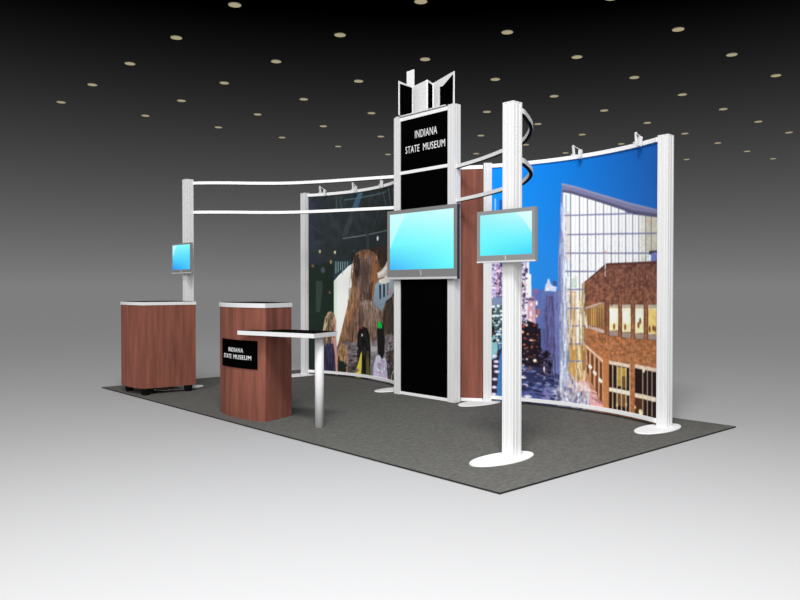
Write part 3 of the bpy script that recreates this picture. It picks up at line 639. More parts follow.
LEFT_OPS = [
    ('G',(56,60,74),(42,50,52),(26,40,32),(44,48,46),[0,0,1867,0,1867,2420,0,2420]),
    ('P',(44,51,52),[214,2532,1858,2478,1857,1480,212,1524]),
    ('P',(30,42,36),[7,1473,409,1520,407,360,5,344]),
    ('G',(56,60,80),(40,46,52),(44,50,58),(36,44,44),[10,2491,246,2477,212,1816,8,1822]),
    ('S',[(54,62,64,0.5),(36,42,44,0.5),(62,70,72,0.4),(40,48,54,0.5)],90,40,40,72,[56,2382,1418,2393,1417,1738,54,1580]),
    ('B',20),
    ('P',(66,98,120),[833,2405,942,2401,843,2200,729,2196]),
    ('P',(58,66,68),[729,2196,804,2190,637,1853,530,1857]),
    ('P',(50,57,58),[311,2156,360,2154,583,1894,513,1871]),
    ('P',(50,58,58),[729,2131,785,2140,921,1890,842,1881]),
    ('L',(86,112,124),13.0,[601,2321,1471,2339]),
    ('L',(112,124,128),13.0,[565,1823,1002,1847,1527,1876]),
    ('L',(96,112,120),11.0,[1366,2387,1471,2170]),
    ('L',(120,132,136),10.8,[1527,2392,1615,2155]),
    ('L',(88,104,110),10.7,[1646,2389,1711,2193]),
    ('L',(86,96,96),12.0,[453,2332,453,2175]),
    ('L',(82,90,90),13.5,[549,2377,514,2302,548,2221]),
    ('L',(64,72,74),12.3,[1268,2115,1175,1949]),
    ('P',(58,64,66),[1002,1860,1066,1856,1065,1655,1002,1658]),
    ('L',(60,66,70),10.7,[24,2022,213,1896]),
    ('E',(205,196,130),180,1664,16,21),
    ('E',(226,216,180),427,1647,17,21),
    ('E',(170,140,104),359,1521,17,26),
    ('E',(140,86,64),69,1473,19,19),
    ('E',(240,246,246),1258,1789,21,30),
    ('E',(130,104,84),338,1119,17,16),
    ('E',(70,80,90),228,1417,32,40),
    ('P',(52,66,58),[116,1272,211,1271,227,1205,179,858,115,857]),
    ('P',(44,62,66),[409,1533,803,1537,765,1332,409,1257]),
    ('P',(246,255,242),[409,1270,452,1309,495,1348,565,1393,654,1457,756,1500,803,1345,746,1152,671,919,563,629,458,363,408,492]),
    ('P',(222,240,222),[409,1270,460,1296,459,429,408,492]),
    ('L',(150,178,180),12.1,[443,1520,443,1375]),
    ('L',(150,178,180),12.1,[481,1519,481,1388]),
    ('L',(150,178,180),12.0,[523,1518,522,1413]),
    ('L',(150,178,180),12.0,[558,1517,557,1361]),
    ('L',(150,178,180),12.0,[600,1516,600,1438]),
    ('L',(150,178,180),11.9,[645,1515,645,1450]),
    ('P',(60,46,40),[1002,1658,1417,1689,1555,1754,1555,1490,1391,1373,1268,1450]),
    ('P',(124,90,68),[742,1410,756,1564,822,1633,921,1661,1044,1661,1175,1626,1268,1548,1316,1448,1391,1373,1340,1276,1232,1227,1174,1028,1526,973,1678,1035,1711,846,1614,496,1267,287,879,206,441,256,476,429,554,655,635,918,709,1152]),
    ('G',(132,98,76),(126,96,80),(118,90,74),(118,95,84),[709,1152,960,1178,1130,1003,1086,524,598,435,476,429,599,813]),
    ('P',(56,42,38),[756,1513,784,1602,861,1612,881,1433,841,1280,784,1332]),
    ('P',(100,80,76),[881,1561,1087,1579,1130,1153,981,1026,861,1204]),
    ('P',(74,60,56),[920,1509,1023,1506,1044,1228,940,1254]),
    ('P',(152,104,74),[1130,1503,1244,1475,1291,1326,1220,1203,1108,1078,1108,1328]),
    ('P',(140,98,72),[941,1654,1044,1650,1044,1556,941,1559]),
    ('P',(150,108,78),[1086,1128,1197,1203,1209,1029,1097,1002]),
    ('P',(60,44,38),[1086,1203,1152,1228,1108,1027,1065,1027]),
    ('G',(150,128,118),(140,120,112),(110,90,78),(112,92,80),[880,986,1001,1033,1108,1015,1220,930,1417,885,1646,1035,1678,679,1267,460,919,516]),
    ('P',(164,122,90),[727,1178,803,1229,783,1024,635,658,545,446,476,416,599,787]),
    ('N',0.42,16,120,7,[728,1668,1316,1645,1711,1036,1711,503,879,206,441,256,476,429,635,918]),
    ('N',0.22,40,60,9,[728,1668,1316,1645,1711,1036,1711,503,879,206,441,256,476,429,635,918]),
    ('F',[(150,112,86,0.7),(96,70,56,0.7),(170,128,96,0.6),(80,58,48,0.7),(128,100,84,0.7)],420,120,12,61,[728,1513,803,1627,1175,1626,1316,1424,1220,1203,1130,1003,1646,987,1646,677,1129,376,476,337,617,814]),
    ('F',[(60,46,42,0.7),(110,92,88,0.7),(140,120,112,0.6),(84,66,60,0.7)],160,110,12,62,[803,1588,1087,1604,1152,1153,1001,950,841,1152]),
    ('F',[(176,124,86,0.6),(150,104,74,0.7),(120,84,62,0.6)],90,130,12,63,[709,1178,822,1204,764,895,581,447,476,416,617,814]),
    ('F',[(168,146,134,0.6),(120,100,90,0.6),(96,78,70,0.6)],140,80,12,64,[900,999,1086,1027,1267,906,1584,890,1584,674,1174,504,919,567]),
    ('P',(46,35,32,0.75),[756,1487,784,1589,842,1606,881,1510,861,1331,793,1306]),
    ('P',(84,66,62,0.6),[901,1509,1002,1532,1065,1379,1022,1127,940,1178]),
    ('P',(176,112,72,0.55),[1152,1502,1244,1462,1277,1326,1175,1128,1108,1027,1117,1328]),
    ('P',(62,46,40,0.7),[1097,1241,1152,1265,1121,1028,1056,976,1001,1026]),
    ('P',(176,156,146,0.5),[900,974,981,1026,1065,1032,1174,991,1267,918,1220,892,1086,977,960,962]),
    ('P',(70,54,48,0.5),[860,948,920,974,960,797,919,567,860,641]),
    ('P',(70,54,48,0.45),[510,365,617,527,879,462,1129,477,1267,386,879,206,475,232]),
    ('F',[(150,112,86,0.5),(96,70,56,0.6),(128,100,84,0.5)],160,90,12,73,[728,1513,803,1627,1175,1626,1316,1424,1220,1203,1130,1003,1646,987,1646,677,1129,376,476,337,617,814]),
    ('G',(150,172,190),(206,218,224),(120,140,156),(150,170,180),[1197,1215,1267,1264,1711,1296,1745,1154,1615,1070,1470,1020,1365,884,1220,954,1152,1003]),
    ('P',(36,48,62),[1291,1215,1340,1215,1340,1043,1303,1042]),
    ('P',(46,60,76),[1391,1227,1443,1226,1443,1068,1391,1068]),
    ('P',(90,112,130),[1498,1238,1538,1238,1538,1094,1498,1093]),
    ('P',(78,64,56),[1365,810,1470,996,1584,1058,1711,1107,1781,1037,1781,743,1614,628,1443,618]),
    ('N',0.3,14,80,11,[1365,810,1470,996,1584,1058,1711,1107,1781,1037,1781,743,1614,628,1443,618]),
    ('E',(215,160,160),1555,1136,38,31),
    ('L',(196,140,132),16.7,[1630,1118,1728,942]),
    ('P',(222,206,196),[1244,1364,1341,1392,1444,1451,1526,1527,1585,1489,1573,1388,1444,1317,1267,1295]),
    ('P',(250,240,234),[1253,1361,1366,1383,1471,1444,1512,1419,1391,1349,1277,1326]),
    ('P',(252,240,232),[1279,1277,1404,1300,1526,1352,1585,1333,1584,1256,1417,1227,1303,1239]),
    ('P',(120,110,114),[441,401,599,474,879,488,879,65,441,72]),
    ('P',(136,128,132),[1086,487,1315,587,1781,637,1781,2,1042,17]),
    ('P',(76,66,64),[1470,401,1781,473,1781,2,1416,6]),
    ('P',(92,82,78),[652,242,840,281,840,24,652,47]),
    ('N',0.3,30,30,13,[442,467,1781,637,1781,2,441,19]),
    ('P',(190,184,190),[1107,438,1243,459,1243,397,1107,375]),
    ('P',(122,102,80),[226,619,259,779,308,860,358,874,408,849,442,757,442,599,408,453,275,421,218,485]),
    ('P',(196,176,136),[226,619,265,780,312,855,358,866,315,781,275,620,242,513]),
    ('P',(84,66,50),[308,754,375,808,408,624,357,464,308,489]),
    ('G',(56,56,82),(50,50,78),(40,40,60),(44,44,66),[258,447,391,478,441,335,458,20,241,33]),
    ('P',(150,120,130),[357,517,408,545,408,453,357,437]),
    ('P',(206,148,136),[398,809,435,783,450,494,469,232,468,-6,441,-7,424,295,391,492]),
    ('P',(34,40,32),[475,285,616,305,634,33,475,21]),
    ('P',(168,130,88),[482,338,500,417,545,446,606,435,642,372,645,268,598,213,527,235]),
    ('P',(120,88,62),[528,366,581,382,598,265,545,236]),
    ('L',(190,136,108),21.0,[640,346,645,190,623,58]),
    ('L',(170,130,100),15.1,[479,337,468,205]),
    ('P',(22,22,24),[831,588,870,667,940,688,1022,673,1075,599,1096,374,1085,46,969,22,919,235,840,11,801,98,821,356]),
    ('E',(230,225,230),919,579,14,19),
    ('E',(140,40,54),909,668,30,13),
    ('P',(230,210,84),[791,-19,794,123,850,230,899,361,919,388,911,183,889,-23]),
    ('P',(96,92,44),[1001,368,1053,396,1085,46,1000,38]),
    ('P',(28,26,28),[1243,657,1276,733,1340,765,1406,726,1438,569,1427,398,1365,295,1267,336,1253,509]),
    ('P',(20,196,74),[1253,695,1267,757,1306,771,1365,737,1370,688,1305,678]),
    ('G',(226,230,246),(216,216,238),(206,200,226),(190,190,214),[1220,333,1291,357,1365,307,1443,338,1484,281,1525,-6,1151,-10,1165,204]),
    ('P',(226,128,206),[1174,74,1443,75,1443,58,1173,54]),
    ('P',(150,150,176),[1267,262,1340,244,1340,121,1266,138]),
    ('L',(206,228,208),16.3,[1731,220,1639,151,1627,78,1711,17]),
    ('F',[(196,172,134,0.8),(96,76,58,0.8),(140,116,88,0.8),(70,54,44,0.8)],60,110,12,65,[243,779,341,861,425,783,425,598,374,491,242,513]),
    ('F',[(196,156,110,0.8),(130,96,66,0.8),(110,80,58,0.8)],36,70,12,66,[493,417,598,435,634,346,616,240,510,260]),
    ('S',[(40,36,36,0.5),(150,140,146,0.5),(96,86,84,0.5),(180,172,178,0.5)],60,30,14,67,[616,423,840,447,840,101,616,110]),
    ('S',[(40,36,36,0.5),(160,150,154,0.5),(96,86,84,0.5)],60,34,14,68,[1417,544,1745,588,1745,44,1497,39]),
    ('F',[(10,10,12,0.8),(60,56,56,0.7),(40,38,40,0.8)],60,100,12,69,[840,589,940,669,1064,599,1064,372,840,358]),
    ('F',[(40,40,58,0.8),(70,68,96,0.8)],40,120,14,70,[258,420,391,452,441,45,241,60]),
    ('S',[(244,244,252),(180,180,206),(226,170,220)],40,24,16,71,[1220,308,1470,304,1497,64,1196,57]),
    ('N',0.07,60,60,32,[-6,2546,1858,2478,1857,1503,-8,1527]),
    ('B',6),
]
def mural(label, A, Mid, B, ops, loc):
    pts, W = arc(A, Mid, B, 60)
    t = thing('mural_display', label, 'mural', loc)
    cv = Canvas(W * 1000, 2400, 2.5)
    cv.nx -= cv.nx % 2; cv.ny -= cv.ny % 2
    cv = Canvas2(cv)
    img = cv.run(ops).linear(PRINT_GAIN).clip(0, .95)
    printed_sheet('graphic_panel', pts, 0.030, 2.415, img, t, 0.006, 'mural', 1)
    bm = bmesh.new(); ribbon(bm, pts, 0.034, 2.400, 2.436); obj('top_rail', bm, 'plate', t)
    bm = bmesh.new(); ribbon(bm, pts, 0.034, 0.045, 0.080); obj('bottom_rail', bm, 'plate', t)
    return pts
class Canvas2(Canvas):
    def __init__(s, c):
        s.px, s.nx, s.ny, s.W, s.H = c.px, c.nx, c.ny, c.W, c.H
        s.a = np.zeros((s.ny, s.nx, 3), np.float32)
        s.X, s.Y = np.meshgrid((np.arange(s.nx) + .5) * s.W / s.nx, (np.arange(s.ny) + .5) * s.H / s.ny)
        s.Y = s.Y * (2385 / 2400) + 30                               # millimetres above the carpet slab's underside
    def win(s, x0, x1, y0, y1):
        k = lambda y: (y - 30) / (2385 / 2400)
        return Canvas.win(s, x0, x1, k(y0), k(y1))
PRINT_GAIN = 1.04
RA, RM, RB = (-2.262, 2.532), (-1.355, 2.735), (-0.4395, 2.535)
LA, LM, LB = (-5.498, 2.535), (-4.595, 2.735), (-3.690, 2.532)
rp = mural('wide curved mural of a city at dusk with a lit glass and brick building', RA, RM, RB, RIGHT_OPS, (-1.36, 2.7, CT))
lp = mural('curved mural with a woolly mammoth in a dark hall behind the tables', LA, LM, LB, LEFT_OPS, (-4.6, 2.7, CT))

# clip-on lights on top of the murals
def clip_light(label, pts, f, group):
    i = int(f * (len(pts) - 1)); p = Vector((pts[i][0], pts[i][1], 2.436)); q = Vector(pts[min(i + 1, len(pts) - 1)]) - Vector(pts[max(i - 1, 0)])
    tn = Vector((q.x, q.y, 0)).normalized(); nr = Vector((tn.y, -tn.x, 0))     # towards the visitors
    sd = tn * .93 + nr * .36
    t = thing('clip_light', label, 'light', tuple(p), group)
    bm = bmesh.new(); box(bm, p.x - .02, p.x + .02, p.y - .02, p.y + .02, p.z, p.z + .012, .002); obj('clamp', bm, 'white', t)
    bm = bmesh.new(); bar(bm, p + Vector((0, 0, .008)), p + Vector((0, 0, .098)) - sd * .012, .018, .018); obj('upright', bm, 'white', t)
    e = p + sd * .112 + Vector((0, 0, .000))
    bm = bmesh.new(); bar(bm, p + Vector((0, 0, .093)) - sd * .010, e + Vector((0, 0, .035)), .006); obj('arm', bm, 'white', t)
    bm = bmesh.new()
    bar(bm, e + Vector((0, 0, .035)) + nr * .008, e + Vector((0, 0, -.044)) + nr * .02, .028, .028); h = obj('lamp_head', bm, 'white', t)
    bm = bmesh.new(); bar(bm, e + Vector((0, 0, -.0443)) + nr * .02, e + Vector((0, 0, -.049)) + nr * .0206, .022, .022); obj('lens', bm, 'lip', h)
clip_light('small white clip light on the city mural, nearer its right post', rp, 0.853, 'clip lights on top of the murals')
clip_light('small white clip light on the city mural, above the glass roof peak', rp, 0.474, 'clip lights on top of the murals')
clip_light('small white clip light nearest the left post of the mammoth mural', lp, 0.102, 'clip lights on top of the murals')
clip_light('small white clip light above the middle of the mammoth mural', lp, 0.401, 'clip lights on top of the murals')
clip_light('small white clip light on the mammoth mural, close beside the tower', lp, 0.732, 'clip lights on top of the murals')

# ------------------------------------------------------------------ wood panel between tower and post
t = thing('wood_panel', 'narrow tall cherry wood panel between the tower and the city mural', 'panel', (-2.46, 2.38, CT))
w0, w1 = Vector((-2.600, 2.315)), Vector((-2.345, 2.490)); d = (w1 - w0).normalized(); n_ = Vector((-d.y, d.x))
def slab(bm, a, b, th, z0, z1):
    prism(bm, [tuple(a - n_ * th / 2), tuple(b - n_ * th / 2), tuple(b + n_ * th / 2), tuple(a + n_ * th / 2)], z0, z1)
bm = bmesh.new(); slab(bm, w0, w1, .018, .045, 2.395); obj('board', bm, 'wood', t)
bm = bmesh.new(); slab(bm, w0, w1, .030, 2.395, 2.432); obj('top_rail', bm, 'plate', t)
bm = bmesh.new(); slab(bm, w0, w1, .030, CT, .045); obj('bottom_rail', bm, 'plate', t)

# ------------------------------------------------------------------ tower
TX0, TX1, TY = -3.394, -2.474, 2.200
t = thing('display_tower', 'tall white framed tower with black panels and white museum lettering', 'tower', ((TX0 + TX1) / 2, TY + .05, CT))
for cx in (TX0 + .048, TX1 - .048):
    bm = bmesh.new(); column(bm, cx, TY + .048, .096, CT, 3.040); obj('tower_post', bm, 'white', t)
IX0, IX1 = TX0 + .096, TX1 - .096
bm = bmesh.new(); box(bm, IX0, IX1, TY + .018, TY + .040, 2.446, 2.992); hp = obj('header_panel', bm, 'black', t)
lettering('lettering', [('INDIANA', -3.074, -2.740, 2.777, 2.858), ('STATE', -3.222, -3.006, 2.630, 2.706), ('MUSEUM', -2.948, -2.624, 2.630, 2.706)],
          lambda x, z, q: Vector((x + .004, TY + .018 - q, z)), hp)
bm = bmesh.new(); box(bm, IX0, IX1, TY + .018, TY + .040, 0.046, 2.411); obj('lower_panel', bm, 'black', t)
for z0, z1 in ((2.992, 3.030), (2.411, 2.446), (.014, .046)):
    bm = bmesh.new(); box(bm, IX0, IX1, TY + .012, TY + .050, z0, z1, .002); obj('crossbar', bm, 'plate', t)
bm = bmesh.new(); prism(bm, [(-3.37, 2.203), (-2.6, 2.203), (-2.72, 2.38), (-2.98, 2.54), (-3.37, 2.54)], 3.0405, 3.052); obj('top_plate', bm, 'white', t)

# folded crown standing on the tower
t = thing('folded_crown', 'zigzag crown of white boards with black faces on top of the tower', 'topper', (-2.98, 2.35, 3.052))
CROWN = [{'p': (-3.269, 2.166), 'q': (-3.345, 2.434), 'za': 3.42, 'zb': 3.42, 'inset': [(0.018, 3.029), (0.264, 3.102), (0.268, 3.406), (0.016, 3.393)]}, {'p': (-3.345, 2.434), 'q': (-3.028, 2.358), 'za': 3.42, 'zb': 3.42}, {'p': (-3.028, 2.358), 'q': (-3.087, 2.503), 'za': 3.42, 'zb': 3.42, 'inset': [(0.019, 3.092), (0.132, 3.127), (0.131, 3.396), (0.019, 3.396)]}, {'p': (-3.087, 2.503), 'q': (-2.615, 2.342), 'za': 3.42, 'zb': 3.42, 'inset': [(0.178, 3.114), (0.474, 3.081), (0.48, 3.391), (0.245, 3.327), (0.178, 3.336)]}, {'p': (-3.478, 2.47), 'q': (-3.358, 2.47), 'za': 3.622, 'zb': 3.625}]
def board(bm, p, q, z0, za, zb, th, off=0.0):
    # upright board from plan point p to q; its top runs from za to zb; thickness goes back from the face
    p, q = Vector(p), Vector(q); u = (q - p).normalized(); nb = Vector((-u.y, u.x)); a, b = p + nb * off, q + nb * off
    f = [(a.x, a.y, z0), (b.x, b.y, z0), (b.x, b.y, zb), (a.x, a.y, za)]
    k = [(x + nb.x * th, y + nb.y * th, z) for x, y, z in f]
    vf = [bm.verts.new(v) for v in f]; vk = [bm.verts.new(v) for v in k]
    bm.faces.new(vf); bm.faces.new(vk[::-1])
    for i in range(4): bm.faces.new((vf[i], vk[i], vk[(i + 1) % 4], vf[(i + 1) % 4]))
for bd in CROWN:
    bm = bmesh.new(); board(bm, bd['p'], bd['q'], 3.0525, bd['za'], bd['zb'], .008); o = obj('board', bm, 'bright', t)
    if 'inset' in bd:
        p, q = Vector(bd['p']), Vector(bd['q']); u = (q - p).normalized(); nb = Vector((-u.y, u.x)); bm = bmesh.new()
        F = [bm.verts.new((p.x + u.x * s - nb.x * .004, p.y + u.y * s - nb.y * .004, max(z, 3.053))) for s, z in bd['inset']]
        K = [bm.verts.new((v.co.x + nb.x * .004, v.co.y + nb.y * .004, v.co.z)) for v in F]; n = len(F)
        bm.faces.new(F); bm.faces.new(K[::-1])
        for i in range(n): bm.faces.new((F[i], K[i], K[(i + 1) % n], F[(i + 1) % n]))
        obj('black_face', bm, 'black', o)

# ------------------------------------------------------------------ monitors
def monitor(label, x0, x1, z0, z1, yf, yb, ops, bez, bot, thick=.80, side='case'):
    t = thing('monitor', label, 'monitor', ((x0 + x1) / 2, yb, z0), 'flat monitors of the booth')
    th = (yb - yf) * thick
    bm = bmesh.new(); box(bm, x0, x1, yf + .006, yf + th, z0, z1, .003); obj('housing', bm, side, t)
    bm = bmesh.new(); cx = (x0 + x1) / 2; w = min(.045, (x1 - x0) * .08); box(bm, cx - w, cx + w, yf + th, yb, z0 + (z1 - z0) * .3, z0 + (z1 - z0) * .7); obj('wall_bracket', bm, 'case', t)
    sx0, sx1, sz0, sz1 = x0 + bez, x1 - bez, z0 + bot, z1 - bez
    bm = bmesh.new()
    for a in ((x0, x1, sz1, z1), (x0, x1, z0 + bot * .22, sz0), (x0, sx0, sz0, sz1), (sx1, x1, sz0, sz1)): box(bm, a[0], a[1], yf, yf + .010, a[2], a[3])
    fr = obj('bezel', bm, 'bezel', t)
    bm = bmesh.new(); box(bm, x0, x1, yf - .004, yf + .010, z0, z0 + bot * .22, .002); obj('lower_lip', bm, 'lip', t)
    h = bot * .50; zc = z0 + bot * .62; bm = bmesh.new()
    arcp = [(cx - h * .5, zc + h * .42), (cx + h * .35, zc + h * .42), (cx + h * .05, zc + h * .05), (cx + h * .38, zc - h * .12), (cx + h * .25, zc - h * .45), (cx - h * .2, zc - h * .45)]
    for (ax, az), (bx, bz) in zip(arcp, arcp[1:]): bar(bm, (ax, yf - .001, az), (bx, yf - .001, bz), h * .16, .002)
    obj('maker_mark', bm, 'letter', fr)
    W, H = (sx1 - sx0) * 1000, (sz1 - sz0) * 1000
    c = Canvas(1000, 700, 5); im = c.run(ops).linear(1.0)
    printed_sheet('screen', [(sx0, yf + .004), (sx1, yf + .004)], sz0, sz1, im, t, .004, 'screen', 1)
BIG = [('G', (150, 250, 255), (175, 255, 255), (95, 190, 250), (105, 255, 255), [0, 0, 1000, 0, 1000, 700, 0, 700]),
       ('G', (178, 254, 255), (212, 255, 255), (112, 248, 255), (140, 255, 255), [0, 300, 1000, 300, 1000, 700, 0, 700]),
       ('G', (110, 245, 255), (140, 255, 255), (70, 180, 250), (105, 255, 255), [0, 0, 1000, 0, 1000, 300, 0, 300]),
       ('P', (225, 255, 255, .6), [0, 700, 290, 700, 180, 560, 80, 400, 0, 250])]  # pale top left corner is glare painted into the screen picture
MED = [('G', (160, 245, 250), (205, 255, 255), (115, 250, 255), (110, 240, 255), [0, 260, 1000, 260, 1000, 700, 0, 700]),
       ('G', (115, 250, 255), (110, 240, 255), (100, 245, 250), (70, 215, 250), [0, 0, 1000, 0, 1000, 260, 0, 260]),
       ('P', (235, 255, 255, .65), [1000, 700, 680, 700, 800, 600, 900, 480, 1000, 330])]  # painted glare across the top right corner
SML = [('G', (150, 252, 255), (140, 255, 255), (90, 220, 255), (90, 220, 255), [0, 330, 1000, 330, 1000, 700, 0, 700]),
       ('G', (90, 220, 255), (90, 220, 255), (40, 150, 255), (80, 205, 250), [0, 0, 1000, 0, 1000, 330, 0, 330]),
       ('P', (225, 255, 255, .6), [0, 700, 250, 700, 150, 560, 60, 430, 0, 330])]  # painted glare in the top left corner
monitor('largest flat monitor, grey framed with aqua screen, on the black tower', *(-3.445, -2.393, 1.27, 2.019), 2.150, 2.2125, BIG, .040, .105)
monitor('medium grey flat monitor with aqua screen on the tall front post', *(-0.778, -0.27, 1.351, 1.71), 0.665, 0.7170, MED, .026, .050, .55, 'bezel')
monitor('smallest grey flat monitor with blue screen on the far left post', *(-5.658, -5.17, 1.348, 1.699), 0.672, 0.7190, SML, .017, .045, .7, 'bezel')

# ------------------------------------------------------------------ wheeled cabinet
t = thing('wheeled_cabinet', 'cherry wood cabinet on black casters at the far left of the carpet', 'cabinet', (-5.33, .35, CT))
def outline(e, front):
    return front(e)
def cart_front(e):
    f = arc((-5.619 - e, .045 - e), (-5.350, .030 - e), (-5.084 + e, .076 - e), 14)[0]
    return f + [(-5.051 + e, .672 + e), (-5.605 - e, .672 + e)]
bm = bmesh.new(); prism(bm, cart_front(0), .084, .990); obj('body', bm, 'wood', t)
bm = bmesh.new(); prism(bm, cart_front(.005), .990, 1.024); wt = obj('counter_edge', bm, 'edge', t)
bm = bmesh.new(); prism(bm, cart_front(-.012), 1.0242, 1.0275); obj('counter_inlay', bm, 'inlay', t)
for cx, cy in ((-5.558, .115), (-5.112, .110), (-5.105, .603), (-5.578, .600)):
    bm = bmesh.new(); lathe(bm, cx, cy, [(.037, CT), (.043, CT + .015), (.049, CT + .062), (.049, .0835)], 20); cs = obj('caster', bm, 'rubber', t)

# ------------------------------------------------------------------ reception pedestal with sign
t = thing('reception_pedestal', 'curved cherry wood pedestal with black sign, beside the side table', 'pedestal', (-3.2, .35, CT))
pf, plen = arc((-3.595, .188), (-3.215, .128), (-2.822, .205), 40)
def ped(e):
    f = arc((-3.595 - e, .188 - e), (-3.215, .128 - e), (-2.822 + e, .205 - e), 40)[0]
    return f + [(-2.937 + e * .9, .552 + e), (-3.475 - e * .9, .552 + e)]
bm = bmesh.new(); prism(bm, ped(0), CT, 1.004); obj('body', bm, 'wood', t)
bm = bmesh.new(); prism(bm, ped(.005), 1.004, 1.043); obj('counter_edge', bm, 'edge', t)
bm = bmesh.new(); prism(bm, ped(-.014), 1.0432, 1.0465); obj('counter_inlay', bm, 'inlay', t)
SG0, SG1 = .165, .892
def on_front(f, d):
    i = f * 40; k = min(int(i), 39); a, b = Vector(pf[k]), Vector(pf[k + 1]); u = (b - a).normalized(); p = a + (b - a) * (i - k)
    return p + Vector((u.y, -u.x)) * d
seg = [on_front(SG0 + (SG1 - SG0) * k / 30, .005) for k in range(31)]
bm = bmesh.new(); ribbon(bm, [tuple(s) for s in seg], .008, .463, .713); sg = obj('sign', bm, 'black', t)
def on_sign(x, z, q):
    p = on_front(SG0 + (SG1 - SG0) * x, .0092 + q); return Vector((p.x, p.y, z))
lettering('lettering', [('INDIANA', .28, .70, .603, .641), ('STATE', .10, .375, .541, .580), ('MUSEUM', .440, .88, .541, .580)], on_sign, sg, .002)

# ------------------------------------------------------------------ side table butted against the pedestal
t = thing('side_table', 'low white edged black table top on one round leg beside the pedestal', 'table', (-2.322, .418, CT))
tp = [(-2.180, .262), (-2.318, .602), (-2.882, .428), (-2.812, .196), (-2.880, .178), (-2.990, .158), (-3.020, .045)]
def inset(P, e):
    c = Vector((sum(p[0] for p in P) / len(P), sum(p[1] for p in P) / len(P)))
    return [(p[0] + (c.x - p[0]) * e, p[1] + (c.y - p[1]) * e) for p in P]
bm = bmesh.new(); prism(bm, tp, .770, .806); obj('table_top', bm, 'edge', t)
bm = bmesh.new(); prism(bm, inset(tp, .012), .8062, .809); obj('table_inlay', bm, 'inlay', t)
bm = bmesh.new(); lathe(bm, -2.322, .418, [(.038, CT), (.038, .770)], 28); obj('leg', bm, 'white', t, True)
for p in bpy.data.objects['leg'].data.polygons: p.use_smooth = abs(p.normal.z) < .5

# ------------------------------------------------------------------ ceiling downlights
LAMPS = [(0, [(-10.262, 4.14), (-12.819, 4.14), (-15.376, 4.14), (-17.933, 4.14), (-20.49, 4.14)]), (1, [(-7.705, 6.718), (-10.262, 6.718), (-12.819, 6.718), (-15.376, 6.718), (-17.933, 6.718), (-20.49, 6.718)]), (2, [(-5.148, 9.296), (-7.705, 9.296), (-10.262, 9.296), (-12.819, 9.296), (-15.376, 9.296), (-17.933, 9.296), (-20.49, 9.296)]), (3, [(-5.148, 11.874), (-7.705, 11.874), (-10.262, 11.874), (-12.819, 11.874), (-15.376, 11.874), (-17.933, 11.874), (-20.49, 11.874)]), (4, [(-5.148, 14.452), (-7.705, 14.452), (-10.262, 14.452), (-12.819, 14.452), (-17.933, 14.452), (-20.49, 14.452)]), (5, [(-5.148, 17.03), (-7.705, 17.03), (-10.262, 17.03), (-12.819, 17.03), (-15.376, 17.03), (-20.49, 17.03)]), (6, [(-7.705, 19.608), (-10.262, 19.608), (-12.819, 19.608), (-15.376, 19.608), (-17.933, 19.608)]), (7, [(-7.705, 22.186), (-10.262, 22.186), (-12.819, 22.186), (-15.376, 22.186)]), (8, [(-7.705, 24.764), (-10.262, 24.764)]), (9, [(-10.262, 27.342), (-12.819, 27.342)]), (10, [(-10.262, 29.92)])]
ORD = ['1st', '2nd', '3rd', '4th', '5th', '6th', '7th', '8th', '9th', '10th', '11th']
proto = None
for row, places in LAMPS:
    for k, (lx, ly) in enumerate(places):
        lb = f'ceiling downlight, {ORD[k]} from the near end of the {ORD[row]} slanting line from the left'
        if proto is None:
            proto = thing('ceiling_light', lb, 'ceiling light', (lx, ly, 6.70), 'downlights above the hall')
            bm = bmesh.new(); lathe(bm, lx, ly, [(.124, 6.700), (.130, 6.702), (.130, 6.708), (.124, 6.712)], 24); obj('lamp_trim', bm, 'trim', proto)
            bm = bmesh.new(); lathe(bm, lx, ly, [(.121, 6.697), (.121, 6.6995)], 24); obj('lens', bm, 'lamp', proto)
            continue
        c = proto.copy(); COL.objects.link(c); c.location = (lx, ly, 6.70); c['label'] = lb
        for ch in proto.children:
            q = ch.copy(); q.parent = c; COL.objects.link(q)

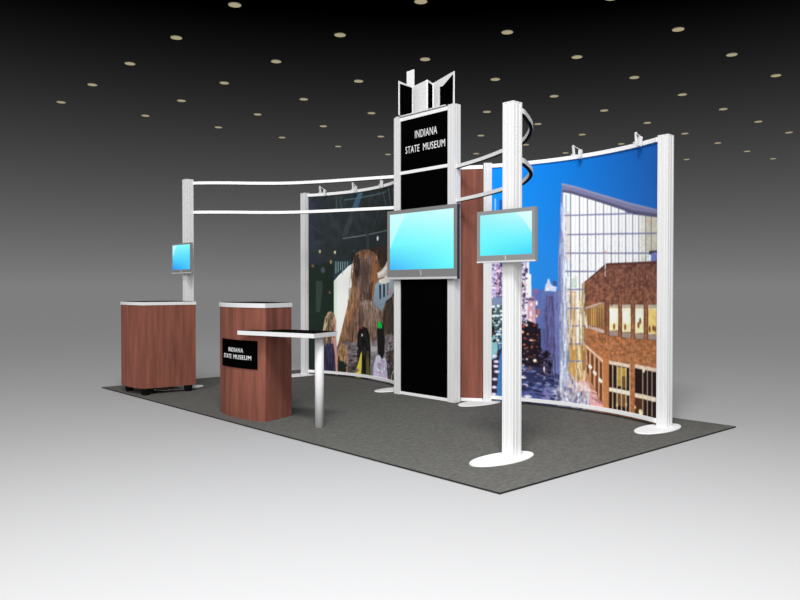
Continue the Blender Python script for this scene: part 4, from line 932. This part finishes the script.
# ------------------------------------------------------------------ light
w = bpy.data.worlds.new('hall'); S.world = w; w.use_nodes = True; nt = w.node_tree; bg = nt.nodes['Background']
tc = nt.nodes.new('ShaderNodeTexCoord'); sp = nt.nodes.new('ShaderNodeSeparateXYZ'); mr = nt.nodes.new('ShaderNodeMapRange'); rp_ = nt.nodes.new('ShaderNodeValToRGB')
mr.inputs['From Min'].default_value = 0.0; mr.inputs['From Max'].default_value = 0.40
nt.links.new(tc.outputs['Generated'], sp.inputs['Vector']); nt.links.new(sp.outputs['Z'], mr.inputs['Value']); nt.links.new(mr.outputs['Result'], rp_.inputs['Fac']); nt.links.new(rp_.outputs['Color'], bg.inputs['Color'])
el = rp_.color_ramp.elements
stops = []
for px in (288, 270, 250, 230, 210, 190, 170, 150, 130, 110, 90, 70, 50, 35, 20, 10, 0):
    q = (288.2 - px) / 785.0; z = q / math.sqrt(1 + q * q); v = lin(max(0, px - 2) * (.425 + max(0, px - 200) * .0002))
    stops.append((max(0, z) / .40, (v, v, v * 1.0, 1)))
el[0].position, el[0].color = stops[0]; el[1].position, el[1].color = stops[-1]
for p, c in stops[1:-1]:
    e = el.new(p); e.color = c
bg.inputs['Strength'].default_value = 1.0

def sun(name, d, strength, angle):
    l = bpy.data.lights.new(name, 'SUN'); l.energy = strength; l.angle = math.radians(angle)
    o = bpy.data.objects.new(name, l); COL.objects.link(o); o.rotation_euler = Vector(d).to_track_quat('-Z', 'Y').to_euler(); o.location = (0, 0, 8)
def area(name, loc, target, power, size):
    l = bpy.data.lights.new(name, 'AREA'); l.energy = power; l.shape = 'DISK'; l.size = size
    o = bpy.data.objects.new(name, l); COL.objects.link(o); o.location = loc; o.rotation_euler = (Vector(target) - Vector(loc)).to_track_quat('-Z', 'Y').to_euler()
sun('key_fill', (-0.57, 0.735, -0.36), 1.66, 35)  # added directional fill from the camera side; no sun reaches the hall
sun('soft_overhead', (-0.1, 0.15, -1), 0.84, 150)  # added wide fill from above for soft contact shadows, no real fixture
area('overhead_fill', (2.6, -3.3, 8.0), (2.6, -3.3, 0), 800, 2.5)  # added unseen light above the camera, brightens floor and posts
l = bpy.data.lights.new('near_floor_fill', 'SPOT'); l.energy = 1300; l.spot_size = math.radians(105); l.spot_blend = 1.0; l.shadow_soft_size = 0.6  # added unseen spot that only lifts the floor near the camera
o = bpy.data.objects.new('near_floor_fill', l); COL.objects.link(o); o.location = (2.7, -3.2, 6.0)


# ------------------------------------------------------------------ camera
cd = bpy.data.cameras.new('camera'); cam = bpy.data.objects.new('camera', cd); COL.objects.link(cam)
cd.sensor_width = 36; cd.lens = 33.490; cd.clip_end = 5000; cd.clip_start = .05
cam.location = (2.75322, -3.24537, 1.17515); cam.rotation_euler = (math.radians(90 - 0.90696), 0, math.radians(47.98376))
S.camera = cam
